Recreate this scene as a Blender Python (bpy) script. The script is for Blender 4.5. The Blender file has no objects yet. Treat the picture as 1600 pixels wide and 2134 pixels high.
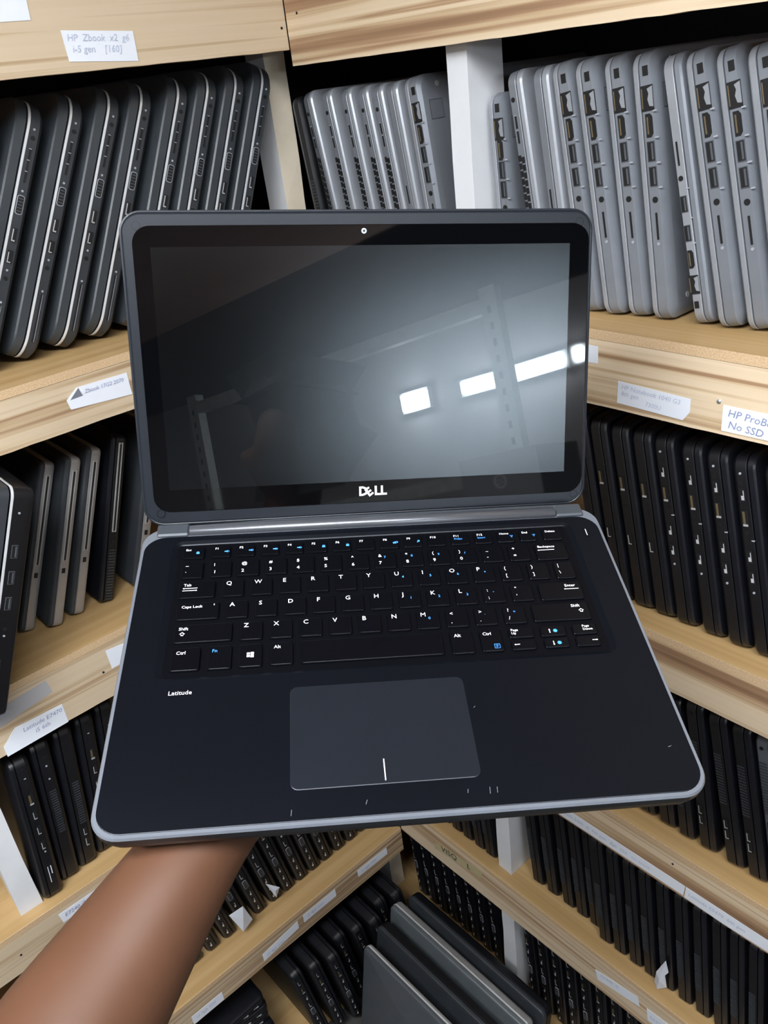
import bpy, math, random
from mathutils import Matrix, Vector, Euler
random.seed(7)
SC = bpy.context.scene
COL = SC.collection
R = math.radians

# ------------------------------------------------------------------ camera
CAM = Vector((0.9476, -0.7, 1.7))
AX = ((0.66475203, 0.73906979, -0.10899811), (0.28764505, -0.38786645, -0.87568256), (-0.68946723, 0.55075899, -0.47042478))
cd = bpy.data.cameras.new('camera'); co = bpy.data.objects.new('camera', cd); COL.objects.link(co)
rr_, dd_, ff_ = (Vector(a) for a in AX)
m = Matrix.Identity(4)
for i in range(3):
    m[i][0], m[i][1], m[i][2], m[i][3] = rr_[i], -dd_[i], -ff_[i], CAM[i]
co.matrix_world = m
cd.sensor_fit = 'VERTICAL'; cd.sensor_height = 36.0; cd.lens = 1736.24 / 2134 * 36.0
cd.clip_start = 0.02
SC.camera = co

# ------------------------------------------------------------------ view, world, lights
SC.view_settings.view_transform = 'Standard'; SC.view_settings.look = 'None'
SC.view_settings.gamma = 1.0; SC.view_settings.use_curve_mapping = False
SC.view_settings.exposure = 0.35
W = bpy.data.worlds.new('world'); SC.world = W; W.use_nodes = True
W.node_tree.nodes['Background'].inputs[0].default_value = (0.8, 0.88, 1.0, 1)
W.node_tree.nodes['Background'].inputs[1].default_value = 0.0
TUBE_CEIL = 50.0      # emission of the ceiling light panels
TUBE_WALL = 110.0      # emission of the strip lamps on the back wall
SPOT = 160.0

# ------------------------------------------------------------------ materials
def mat(name, col, rough=.5, metal=0., spec=.5, coat=0., coat_rough=.03, var=.12, scale=40., emit=None, bump=0.):
    mt = bpy.data.materials.new(name); mt.use_nodes = True
    nt = mt.node_tree; b = nt.nodes['Principled BSDF']
    b.inputs['Roughness'].default_value = rough; b.inputs['Metallic'].default_value = metal
    b.inputs['Specular IOR Level'].default_value = spec
    b.inputs['Coat Weight'].default_value = coat; b.inputs['Coat Roughness'].default_value = coat_rough
    if emit:
        b.inputs['Emission Color'].default_value = (*col, 1); b.inputs['Emission Strength'].default_value = emit
    tc = nt.nodes.new('ShaderNodeTexCoord'); nz = nt.nodes.new('ShaderNodeTexNoise')
    nz.inputs['Scale'].default_value = scale; nz.inputs['Detail'].default_value = 4
    nt.links.new(tc.outputs['Object'], nz.inputs['Vector'])
    cr = nt.nodes.new('ShaderNodeValToRGB')
    cr.color_ramp.elements[0].position = .3; cr.color_ramp.elements[1].position = .7
    cr.color_ramp.elements[0].color = (*[c * (1 - var) for c in col], 1)
    cr.color_ramp.elements[1].color = (*[min(1, c * (1 + var)) for c in col], 1)
    nt.links.new(nz.outputs['Fac'], cr.inputs['Fac']); nt.links.new(cr.outputs['Color'], b.inputs['Base Color'])
    if bump:
        bp = nt.nodes.new('ShaderNodeBump'); bp.inputs['Strength'].default_value = bump; bp.inputs['Distance'].default_value = .001
        nt.links.new(nz.outputs['Fac'], bp.inputs['Height']); nt.links.new(bp.outputs['Normal'], b.inputs['Normal'])
    return mt

def wood(name, axis, stops, zscale=26., lscale=.5, rough=.45, distort=.5, seed=0., contrast=1.35):
    """long-grained veneer, grain running along axis (0 = x, 1 = y)"""
    mt = bpy.data.materials.new(name); mt.use_nodes = True
    nt = mt.node_tree; b = nt.nodes['Principled BSDF']; b.inputs['Roughness'].default_value = rough
    tc = nt.nodes.new('ShaderNodeTexCoord'); mp = nt.nodes.new('ShaderNodeMapping')
    s = [zscale, zscale, zscale]; s[axis] = lscale
    mp.inputs['Scale'].default_value = s; mp.inputs['Location'].default_value = (seed, seed * 1.7, seed * .6)
    nt.links.new(tc.outputs['Object'], mp.inputs['Vector'])
    n1 = nt.nodes.new('ShaderNodeTexNoise'); n1.inputs['Scale'].default_value = 1.0; n1.inputs['Detail'].default_value = 3; n1.inputs['Distortion'].default_value = distort
    nt.links.new(mp.outputs['Vector'], n1.inputs['Vector'])
    mp2 = nt.nodes.new('ShaderNodeMapping'); s2 = [zscale * 6] * 3; s2[axis] = lscale * 3
    mp2.inputs['Scale'].default_value = s2
    nt.links.new(tc.outputs['Object'], mp2.inputs['Vector'])
    n2 = nt.nodes.new('ShaderNodeTexNoise'); n2.inputs['Scale'].default_value = 1.0; n2.inputs['Detail'].default_value = 5
    nt.links.new(mp2.outputs['Vector'], n2.inputs['Vector'])
    mx = nt.nodes.new('ShaderNodeMath'); mx.operation = 'MULTIPLY_ADD'; mx.inputs[1].default_value = .30; 
    nt.links.new(n2.outputs['Fac'], mx.inputs[0])
    sb = nt.nodes.new('ShaderNodeMath'); sb.operation = 'SUBTRACT'; sb.inputs[1].default_value = .15
    nt.links.new(n1.outputs['Fac'], sb.inputs[0]); nt.links.new(sb.outputs[0], mx.inputs[2])
    cr = nt.nodes.new('ShaderNodeValToRGB'); e = cr.color_ramp.elements
    e[0].position, e[0].color = stops[0][0], (*stops[0][1], 1); e[1].position, e[1].color = stops[-1][0], (*stops[-1][1], 1)
    for p, c in stops[1:-1]:
        q = e.new(p); q.color = (*c, 1)
    st = nt.nodes.new('ShaderNodeMapRange'); st.clamp = False; st.inputs['From Min'].default_value = .5 - .5 / contrast; st.inputs['From Max'].default_value = .5 + .5 / contrast
    nt.links.new(mx.outputs[0], st.inputs['Value']); nt.links.new(st.outputs['Result'], cr.inputs['Fac']); nt.links.new(cr.outputs['Color'], b.inputs['Base Color'])
    return mt

LT, MD, BR, DK = (.66, .52, .36), (.53, .385, .235), (.36, .22, .125), (.20, .11, .06)
STOPS = [(.0, DK), (.20, DK), (.36, BR), (.43, MD), (.48, LT), (.60, (.69, .55, .39)), (.68, MD), (.74, BR), (.80, MD), (1., LT)]
M = {}
M['wood_x'] = wood('veneer_right', 0, STOPS, seed=3.1)
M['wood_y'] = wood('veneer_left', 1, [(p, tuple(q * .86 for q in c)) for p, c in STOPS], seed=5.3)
HN = [(.0, (.30, .18, .08)), (.4, (.44, .28, .12)), (.6, (.50, .33, .155)), (1., (.54, .38, .19))]
M['plank_x'] = wood('plank_right', 0, HN, zscale=30, rough=.4); M['plank_y'] = wood('plank_left', 1, HN, zscale=30, rough=.4)
M['chip'] = mat('chipboard_edge', (.56, .39, .23), .8, var=.18, scale=600)
M['post'] = mat('white_post_paint', (.70, .71, .74), .6, var=.06, scale=14)
M['rawwood'] = mat('raw_post_wood', (.72, .63, .50), .7, var=.10, scale=18)
M['back'] = mat('shade_black_back_board', (.010, .011, .014), .8)  # near-black colour carries the shade inside the shelves
M['wall'] = mat('plaster', (.36, .37, .39), .8, scale=3)
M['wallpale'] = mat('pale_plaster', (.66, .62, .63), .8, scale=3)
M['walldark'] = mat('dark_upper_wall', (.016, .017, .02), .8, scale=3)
M['ceil'] = wood('ceiling_boards', 1, [(0, (.30, .17, .13)), (.5, (.40, .24, .185)), (1, (.46, .29, .23))], zscale=6, rough=.7)
M['floor'] = mat('floor_tiles', (.055, .052, .05), .55, scale=5)
M['silver'] = mat('grey_laptop_shell', (.215, .23, .26), .40, .35, var=.05)
M['silver_lt'] = mat('light_grey_laptop_shell', (.33, .345, .38), .38, .35, var=.05)
M['teal'] = mat('slate_grey_metal_lid', (.19, .215, .235), .34, .5, var=.06)
M['silver_dk'] = mat('dark_grey_laptop_shell', (.10, .11, .125), .42, .3, var=.06)
M['alu'] = mat('brushed_silver_side', (.36, .35, .345), .38, .5, var=.06)
M['black'] = mat('black_laptop_shell', (.0038, .0042, .0062), .42, spec=.5, var=.2)
M['black_sh'] = mat('black_glossy_shell', (.0055, .006, .009), .34, spec=.5, var=.2)
M['slate'] = mat('slate_lid_shell', (.038, .044, .051), .38, var=.10)
M['char'] = mat('charcoal_laptop_shell', (.030, .034, .040), .45, var=.12)
M['chrome'] = mat('chrome_trim', (.78, .80, .83), .22, .35, var=.03)
M['hole'] = mat('port_hole', (.003, .003, .004), .6)
M['metal'] = mat('port_metal', (.60, .61, .63), .3, .5, var=.05)
M['glint'] = mat('painted_port_glint', (.62, .63, .66), .3, .3)  # pale patches that paint the glints in the ports
M['gold'] = mat('port_contacts', (.24, .18, .10), .4, .6)
M['mark'] = mat('grey_port_mark', (.32, .34, .38), .5)
M['rubber'] = mat('rubber_foot', (.02, .02, .022), .8)
M['paper'] = mat('white_paper', (.74, .77, .84), .7, var=.02, scale=20)
M['paper_grey'] = mat('greyish_paper', (.40, .39, .40), .7, var=.04, scale=20)
M['tape'] = mat('yellowish_tape', (.50, .42, .24), .5, var=.06)
M['ink'] = mat('faded_blue_ink', (.46, .50, .62), .7)
M['inkdk'] = mat('dark_blue_ink', (.24, .27, .44), .7)
M['inkblk'] = mat('black_marker', (.03, .04, .04), .7)
M['skin'] = mat('brown_skin', (.085, .036, .0185), .55, spec=.3, var=.10, scale=16, bump=.05)
M['cloth'] = mat('dark_cloth', (.012, .012, .014), .85, var=.2)
M['hair'] = mat('black_hair', (.004, .004, .004), .7)
M['steel'] = mat('painted_steel', (.80, .84, .82), .5, .1)
M['white'] = mat('white_plastic', (.75, .77, .80), .5)
M['lamp'] = mat('lamp_diffuser', (.93, .97, 1.0), .5, emit=TUBE_CEIL, var=0)
M['lamp_wall'] = mat('strip_lamp_diffuser', (.84, .94, 1.0), .5, emit=TUBE_WALL, var=0)
M['lamp_spot'] = mat('square_lamp_diffuser', (.84, .94, 1.0), .5, emit=SPOT, var=0)
# held laptop
M['rim'] = mat('grey_laptop_rim', (.155, .17, .20), .34, .35, var=.05)
M['scuff'] = mat('light_scuff', (.09, .10, .12), .5)
M['shell_dk'] = mat('dark_bottom_shell', (.012, .013, .016), .4, .2)
M['lidframe'] = mat('grey_lid_frame', (.013, .0155, .021), .34, .10, spec=.3, var=.05)
M['legend'] = mat('white_legend', (.85, .87, .9), .5, var=0)
M['blue'] = mat('blue_legend', (.06, .30, .85), .5, var=0)
M['glass'] = mat('screen_border_glass', (.0015, .0016, .002), .03, spec=.5, var=0)
M['cap'] = mat('grey_hinge_cover', (.055, .062, .073), .36, .3, var=.04)
M['barrel'] = mat('hinge_barrel', (.11, .115, .13), .3, .6, var=.04)

def matte_gloss(name, diff, gloss, rough, coat=None):
    """dark plastic: diffuse body plus a compact rough sheen, optionally under clear glass"""
    mt = bpy.data.materials.new(name); mt.use_nodes = True; nt = mt.node_tree; N = nt.nodes; Lk = nt.links
    N.remove(N['Principled BSDF']); out = N['Material Output']
    d = N.new('ShaderNodeBsdfDiffuse')
    tc = N.new('ShaderNodeTexCoord'); nz = N.new('ShaderNodeTexNoise'); nz.inputs['Scale'].default_value = 30
    cr = N.new('ShaderNodeValToRGB'); cr.color_ramp.elements[0].color = (*[c * .92 for c in diff], 1); cr.color_ramp.elements[1].color = (*[c * 1.08 for c in diff], 1)
    Lk.new(tc.outputs['Object'], nz.inputs['Vector']); Lk.new(nz.outputs['Fac'], cr.inputs['Fac']); Lk.new(cr.outputs['Color'], d.inputs['Color'])
    g = N.new('ShaderNodeBsdfAnisotropic'); g.distribution = 'BECKMANN'; g.inputs['Color'].default_value = (*gloss, 1); g.inputs['Roughness'].default_value = rough
    ad = N.new('ShaderNodeAddShader'); Lk.new(d.outputs[0], ad.inputs[0]); Lk.new(g.outputs[0], ad.inputs[1]); last = ad
    if coat is not None:
        s_ = N.new('ShaderNodeBsdfAnisotropic'); s_.distribution = 'BECKMANN'; s_.inputs['Roughness'].default_value = coat
        fr = N.new('ShaderNodeFresnel'); fr.inputs['IOR'].default_value = 1.5
        mx = N.new('ShaderNodeMixShader'); Lk.new(fr.outputs[0], mx.inputs[0]); Lk.new(ad.outputs[0], mx.inputs[1]); Lk.new(s_.outputs[0], mx.inputs[2]); last = mx
    Lk.new(last.outputs[0], out.inputs['Surface']); return mt
M['lcd'] = matte_gloss('display_panel', (.0008, .0012, .0016), (.052, .058, .063), .27, coat=.012)
M['deck'] = matte_gloss('soft_black_palm_rest', (.0028, .0035, .0053), (.020, .021, .023), .42)
M['tray'] = matte_gloss('keyboard_tray', (.0022, .0025, .0036), (.014, .014, .015), .45)
M['key'] = matte_gloss('black_key', (.0018, .0021, .0032), (.022, .022, .024), .36)
M['pad'] = matte_gloss('touchpad_surface', (.0085, .0100, .0135), (.022, .023, .025), .42)

# ------------------------------------------------------------------ mesh helpers
class MB:
    def __init__(s): s.v = []; s.f = []; s.m = []; s.sm = []
    def add(s, vs, fs, mi=0, smooth=False):
        o = len(s.v); s.v += [tuple(v) for v in vs]
        for f in fs:
            s.f.append(tuple(i + o for i in f)); s.m.append(mi); s.sm.append(smooth)
        return s
    def box(s, x0, x1, y0, y1, z0, z1, mi=0):
        vs = [(x, y, z) for x in (x0, x1) for y in (y0, y1) for z in (z0, z1)]
        return s.add(vs, [(0, 1, 3, 2), (4, 6, 7, 5), (0, 4, 5, 1), (2, 3, 7, 6), (0, 2, 6, 4), (1, 5, 7, 3)], mi)
    def bbox(s, x0, x1, y0, y1, z0, z1, b=.001, mi=0):
        """box with softened edges"""
        rings = []
        for z, i in ((z0, b), (z0 + b, 0), (z1 - b, 0), (z1, b)):
            rings.append([(x, y, z) for x, y in rr(x0 + i, x1 - i, y0 + i, y1 - i, max(b * 1.2 - i, .0002), 2)])
        return s.loft(rings, mi)
    def loft(s, rings, mi=0, cap0=True, cap1=True, smooth=False, closed=True):
        n = len(rings[0]); vs = [p for r in rings for p in r]; fs = []
        for k in range(len(rings) - 1):
            for i in range(n if closed else n - 1):
                j = (i + 1) % n
                fs.append((k * n + i, k * n + j, (k + 1) * n + j, (k + 1) * n + i))
        if cap0: fs.append(tuple(range(n))[::-1])
        if cap1: fs.append(tuple((len(rings) - 1) * n + i for i in range(n)))
        return s.add(vs, fs, mi, smooth)
    def tube(s, pts, r, n=10, mi=0, smooth=True):
        rings = []
        for k, p in enumerate(pts):
            p = Vector(p); a = Vector(pts[max(0, k - 1)]); b = Vector(pts[min(len(pts) - 1, k + 1)])
            d = (b - a).normalized(); u = d.orthogonal().normalized() if k == 0 else (u - d * u.dot(d)).normalized()
            w = d.cross(u); q = r[k] if isinstance(r, (list, tuple)) else r
            rings.append([p + q * (math.cos(t) * u + math.sin(t) * w) for t in [2 * math.pi * i / n for i in range(n)]])
        return s.loft(rings, mi, smooth=smooth)
    def text(s, txt, size, org, xd, yd, mi=0, bold=0., align='LEFT', raise_=0.0):
        vs, fs = text_geo(txt, bold, align)
        xd = Vector(xd); yd = Vector(yd); o = Vector(org)
        return s.add([o + xd * (x * size) + yd * (y * size) for x, y in vs], fs, mi)
    def xf(s, mtx):
        s.v = [tuple(mtx @ Vector(v)) for v in s.v]; return s
    def build(s, name, mats, parent=None, soft=False):
        me = bpy.data.meshes.new(name); me.from_pydata(s.v, [], s.f)
        for mt in (mats if isinstance(mats, (list, tuple)) else [mats]): me.materials.append(mt)
        me.polygons.foreach_set('material_index', s.m); 
        me.update(); me.validate()
        me.polygons.foreach_set('use_smooth', s.sm)
        if soft: me.shade_smooth(); me.set_sharp_from_angle(angle=R(20))
        o = bpy.data.objects.new(name, me); COL.objects.link(o)
        if parent: o.parent = parent
        return o

def rr(x0, x1, y0, y1, r, n=6):
    r = max(1e-5, min(r, (x1 - x0) / 2 - 1e-6, (y1 - y0) / 2 - 1e-6)); out = []
    for cx, cy, a in ((x1 - r, y1 - r, 0), (x0 + r, y1 - r, 90), (x0 + r, y0 + r, 180), (x1 - r, y0 + r, 270)):
        for k in range(n + 1):
            t = R(a + 90 * k / n); out.append((cx + r * math.cos(t), cy + r * math.sin(t)))
    return out

_tc = {}
def text_geo(txt, bold=0., align='LEFT'):
    if any(c in 'MWmw' for c in txt) and len(txt) < 3: bold = 0.
    k = (txt, bold, align)
    if k not in _tc:
        c = bpy.data.curves.new('t', 'FONT'); c.body = txt; c.size = 1.0; c.resolution_u = 2; c.offset = bold; c.align_x = align
        o = bpy.data.objects.new('t', c); COL.objects.link(o); bpy.context.view_layer.update()
        me = bpy.data.meshes.new_from_object(o.evaluated_get(bpy.context.evaluated_depsgraph_get()))
        _tc[k] = ([(v.co.x, v.co.y) for v in me.vertices], [tuple(p.vertices) for p in me.polygons])
        bpy.data.objects.remove(o); bpy.data.meshes.remove(me); bpy.data.curves.remove(c)
    return _tc[k]

def empty(name, loc=(0, 0, 0), rot=(0, 0, 0)):
    o = bpy.data.objects.new(name, None); COL.objects.link(o); o.location = loc; o.rotation_euler = rot
    o.empty_display_size = .02; return o
def tag(o, label, cat, group=None):
    o['label'] = label; o['category'] = cat
    if group: o['group'] = group
    return o
def struct(name, bm, m):
    o = bm.build(name, m); o['kind'] = 'structure'; return o

# ------------------------------------------------------------------ the room
WB = Vector((3.13, -1.37, 0)); WD = Vector((-.135, .991, 0)).normalized(); WN = Vector((WD.y, -WD.x, 0))   # back wall: point, direction, outward
def back_wall(z0, z1, t0=-3.8, t1=2.15, thick=.1):
    b = MB(); vs = []
    for z in (z0, z1):
        for t, d in ((t0, 0), (t1, 0), (t1, thick), (t0, thick)):
            p = WB + WD * t + WN * d; vs.append((p.x, p.y, z))
    return b.add(vs, [(3, 2, 1, 0), (4, 5, 6, 7), (0, 1, 5, 4), (1, 2, 6, 5), (2, 3, 7, 6), (3, 0, 4, 7)])
struct('floor', MB().box(-.6, 4.6, -5.1, .8, -.1, 0), M['floor'])
CEIL = 2.32
def slab_poly(pts, z0, z1):
    return MB().loft([[(x, y, z0) for x, y in pts], [(x, y, z1) for x, y in pts]])
struct('ceiling', slab_poly([(-.6, -5.1), (3.37, -5.1), (2.0, .8), (-.6, .8)], CEIL, CEIL + .08), M['ceil'])
struct('ceiling_upper', slab_poly([(-.6, -5.1), (4.6, -5.1), (4.6, .8), (-.6, .8)], 2.8, 2.9), M['walldark'])  # dark upper ceiling above the boarded one
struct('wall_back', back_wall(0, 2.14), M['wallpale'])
struct('wall_back_upper', back_wall(2.14, 2.8), M['walldark'])  # dark upper part of the back wall
struct('wall_left', MB().box(-.6, -.5, -5.1, .8, 0, 2.8), M['wall'])
struct('wall_right', MB().box(-.5, 4.6, .5, .6, 0, 2.8), M['wall'])
struct('wall_front', MB().box(-.5, 4.6, -5.1, -5.0, 0, 2.8), M['wall'])

# ------------------------------------------------------------------ lamps
def ceiling_panel(x, y, rz, lx, ly, label):
    t = tag(empty('ceiling_light', (x, y, CEIL), (0, 0, R(rz))), label, 'ceiling light')
    b = MB(); b.box(-lx / 2 - .03, lx / 2 + .03, -ly / 2 - .03, ly / 2 + .03, -.04, 0); b.build('light_housing', M['white'], t)
    MB().box(-lx / 2, lx / 2, -ly / 2, ly / 2, -.046, -.0405).build('light_diffuser', M['lamp'], t)
    return t
ceiling_panel(1.05, -.84, 35, 1.1, .16, 'long white ceiling light over the standing person')
ceiling_panel(.70, -1.48, 35, 1.0, .16, 'added ceiling fill light farther from the shelf corner')  # second panel, added as fill for the lower shelves and forearm

# ------------------------------------------------------------------ shelving
DEPTH = .42
RL = [(1.7105, 1.87), (1.3577, 1.4396), (1.0238, 1.098), (.694, .769), (.3525, .437), (.0, .09)]       # (bottom of the front board, top of the plank)
LL = [(1.728, 1.87), (1.3626, 1.432), (.993, 1.084), (.65, .722), (.294, .356)]
def jag(b, axis, a0, a1, z0, z1, t, mi=0):
    """front board with a slightly rough sawn lower edge"""
    n = 46; bot = [z0 + random.uniform(-.0004, .0004) for _ in range(n + 1)]
    rings = []
    for k in range(n + 1):
        a = a0 + (a1 - a0) * k / n
        if axis == 0: rings.append([(a, 0, bot[k]), (a, 0, z1), (a, t, z1), (a, t, bot[k])])
        else: rings.append([(0, a, bot[k]), (0, a, z1), (-t, a, z1), (-t, a, bot[k])])
    return b.loft(rings, mi)
shelf_r = tag(empty('shelving_unit', (.5, .2, 0)), 'tall wooden shelving unit along the right side, holding grey and black laptops', 'shelving unit', 'corner shelving')
shelf_l = tag(empty('shelving_unit', (-.2, -.5, 0)), 'tall wooden shelving unit along the left side, nearest the forearm', 'shelving unit', 'corner shelving')
def sub(bm, name, m, unit, label=None):
    bm.xf(Matrix.Translation(-unit.location)); o = bm.build(name, m, unit)
    if label: o['label'] = label
    return o
boards_r, boards_l = [], []
for z0, z1 in RL:
    boards_r.append(sub(jag(MB(), 0, .0012, 1.12, z0, z1 - .0105, .018), 'front_board', M['wood_x'], shelf_r))
    b = MB(); b.box(-DEPTH, 1.12, .0012, DEPTH, z1 - .010, z1); b.box(.0012, 1.12, 0, .0012, z1 - .010, z1, 1)
    sub(b, 'shelf_plank', [M['plank_x'], M['chip']], shelf_r)
for z0, z1 in LL:
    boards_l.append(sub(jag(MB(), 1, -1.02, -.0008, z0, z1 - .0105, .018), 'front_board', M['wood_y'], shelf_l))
    b = MB(); b.box(-DEPTH, -.0012, -1.02, -.0008, z1 - .010, z1); b.box(-.0012, 0, -1.02, -.0008, z1 - .010, z1, 1)
    sub(b, 'shelf_plank', [M['plank_y'], M['chip']], shelf_l)
b = MB(); b.box(-DEPTH, 0, -1.02, -.0008, .0, .018); sub(b, 'shelf_plank', M['plank_y'], shelf_l)
sub(MB().box(-DEPTH, 1.12, DEPTH, DEPTH + .012, 0, 1.87), 'back_panel', M['back'], shelf_r)
sub(MB().box(-DEPTH - .012, -DEPTH, -1.02, DEPTH + .012, 0, 1.87), 'back_panel', M['back'], shelf_l)
def post(x0, x1, y0, y1, z0, z1, unit, raw=None):
    b = MB()
    rings = []
    for k in range(9):
        z = z0 + (z1 - z0) * k / 8; j = lambda: random.uniform(-.0007, .0007)
        rings.append([(x0 + j(), y0 + j(), z), (x1 + j(), y0 + j(), z), (x1 + j(), y1 + j(), z), (x0 + j(), y1 + j(), z)])
    b.loft(rings)
    if raw is not None:
        for i, mi in enumerate(b.m):
            if i < 32 and i % 4 == raw: b.m[i] = 1
    return sub(b, 'upright_post', [M['post'], M['rawwood']], unit)
zr = [(RL[i + 1][1] + .0005, RL[i][1] - .0105) for i in range(5)]
for k, (z0, z1) in enumerate(zr):
    post(.246, .276, .0195, .075, z0, z1, shelf_r)
    post(-.12, -.076, .012, .045, z0, z1, shelf_r, raw=1)
zl = [(LL[i + 1][1] + .0005, LL[i][1] - .0105) for i in range(4)] + [(.0185, .339)]
for z0, z1 in zl[2:4]: post(-.07, -.0195, -.652, -.622, z0, z1, shelf_l)

# paper stickers on the front boards: quads in board coordinates (along, height) with hand writing
def sticker(wall, pts, board, lines=(), m='paper', ink='ink', label=None, ang=0., curl=None):
    b = MB(); n = len(pts); t = .0004
    P = (lambda a, z, d: (a, -d, z)) if wall == 'R' else (lambda a, z, d: (d, a, z))
    dd = [.0003] * n
    if curl:
        for i in curl: dd[i] = .010
    fr = [P(a, z, dd[i] + t) for i, (a, z) in enumerate(pts)]; bk = [P(a, z, dd[i]) for i, (a, z) in enumerate(pts)]
    b.loft([bk, fr]) if True else None
    for txt, a, z, size in lines:
        c, s = math.cos(R(ang)), math.sin(R(ang))
        b.text(txt, size, P(a, z, t + .0008), Vector(P(c, s, 0)), Vector(P(-s + .15 * c, c, 0)), 1, bold=0.)
    b.xf(Matrix.Translation(-(shelf_r if wall == 'R' else shelf_l).location))
    o = b.build('paper_label', [M[m], M[ink]], board)
    o['label'] = label or 'white paper label with faded handwriting'
    return o
B = boards_l
sticker('L', [(-.345, 1.81), (-.311, 1.81), (-.313, 1.777), (-.345, 1.777)], B[0], label='blank white paper label')
sticker('L', [(-.285, 1.7665), (-.205, 1.761), (-.206, 1.7325), (-.284, 1.738)], B[0], [('HP  Zbook  x2  g6', -.281, 1.7565, .0092), ('i-5 gen    [160]', -.278, 1.7460, .0092)], ang=-3.5)
sticker('L', [(-.375, 1.410), (-.311, 1.4085), (-.311, 1.381), (-.388, 1.387), (-.390, 1.399)], B[1], [('Zbook 17G2 2070', -.367, 1.4005, .0066)], ink='inkdk', ang=-1)
sticker('L', [(-.386, 1.398), (-.376, 1.412), (-.370, 1.3985)], B[1], m='ink', label='folded grey corner of the torn label', curl=(1,))
sticker('L', [(-.438, 1.064), (-.400, 1.06), (-.402, 1.034), (-.437, 1.034)], B[2], label='small white label beside the lid')
sticker('L', [(-.590, 1.060), (-.519, 1.066), (-.516, 1.046), (-.590, 1.034)], B[2], [('8th', -.583, 1.047, .010)], m='paper_grey', label='greyish blank paper label')
sticker('L', [(-.572, 1.024), (-.511, 1.022), (-.511, .992), (-.592, .990), (-.592, 1.006)], B[2], [('Latitude E7470', -.565, 1.012, .0085), ('i5 6th', -.552, 1.002, .0085)], ink='inkdk', label='white label with a curled corner and blue handwriting')
sticker('L', [(-.613, .7045), (-.500, .7045), (-.500, .686), (-.611, .686)], B[3], [('E7240 i5', -.606, .694, .009)], ink='inkdk')
for k, (a0, a1, za, zb_, h) in enumerate([(-.119, -.043, .338, .336, .018), (-.252, -.175, .338, .338, .019), (-.346, -.265, .325, .336, .019), (-.495, -.434, .317, .317, .021)]):
    sticker('L', [(a0, za), (a1, zb_), (a1, zb_ - h), (a0, za - h)], B[4], [('i5 4gb 500', a0 + .008, za - .012, .009)])
B = boards_r
sticker('R', [(.425, 1.4225), (.455, 1.4225), (.455, 1.404), (.425, 1.403)], B[1], label='small white label half hidden by the lid')
sticker('R', [(.480, 1.390), (.561, 1.387), (.561, 1.373), (.554, 1.3635), (.479, 1.366)], B[1], [('HP Notebook 1040 G3', .484, 1.3825, .0070), ('8th gen', .484, 1.3755, .0068), ('7300U', .512, 1.3695, .0066)], ang=-3)
sticker('R', [(.594, 1.388), (.670, 1.388), (.672, 1.363), (.594, 1.362)], B[1], [('HP ProBook', .599, 1.378, .0105), ('No SSD', .600, 1.3665, .0105)], ang=-3, ink='inkdk')
sticker('R', [(.372, .718), (.600, .718), (.598, .699), (.372, .697)], B[3], [('Latitude 5480  i5  7th gen   8gb  256   no touch', .395, .706, .008)])
sticker('R', [(.601, .718), (.712, .718), (.712, .698), (.650, .6955), (.600, .697)], B[3], [('Latitude E5470  6th gen', .605, .706, .008)])
sticker('R', [(.713, .713), (.90, .713), (.90, .697), (.713, .697)], B[3])
sticker('R', [(.464, .397), (.541, .411), (.545, .391), (.469, .376)], B[4], [('E6440  i5', .475, .390, .009)], ang=8)
sticker('R', [(.557, .401), (.630, .405), (.630, .378), (.560, .374)], B[4], [('E6430', .563, .385, .009)])
sticker('R', [(.103, .397), (.224, .4185), (.219, .398), (.098, .3775)], B[4], [('VISQ', .118, .3875, .020), ('L', .185, .397, .018)], m='tape', ink='inkblk', label='yellowish tape with black marker writing', ang=8)
def nails(wall, pts, unit):
    for a, z in pts:
        b = MB(); P = (lambda d: (a, -d, z)) if wall == 'R' else (lambda d: (d, a, z))
        b.tube([P(-.001), P(.0006)], .0016, 8); sub(b, 'nail', M['hole'], unit)
nails('L', [(-.674, .681), (-.449, 1.035), (-.008, 1.752), (-.022, 1.79)], shelf_l)
nails('R', [(.43, .742), (.58, .744), (.024, 1.765)], shelf_r)
b = MB(); b.tube([(.5895, .0005, 1.3905), (.5895, -.001, 1.3905)], .0022, 8); sub(b, 'nail', M['metal'], shelf_r, 'shiny nail head')

# ------------------------------------------------------------------ laptops on the shelves
def slab(b, us, v, w, r, mi=0, v0=0., n=6, taper=None, topcut=0.):
    """rounded rectangle (height v, depth w) extruded along the thickness; us = [(u, inset)]"""
    rings = []
    for u, i in us:
        rings.append([(u, y, z) for z, y in rr(v0 + i, v - i, i, w - i, max(r - i, .002), n)])
    return b.loft(rings, mi)

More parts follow.
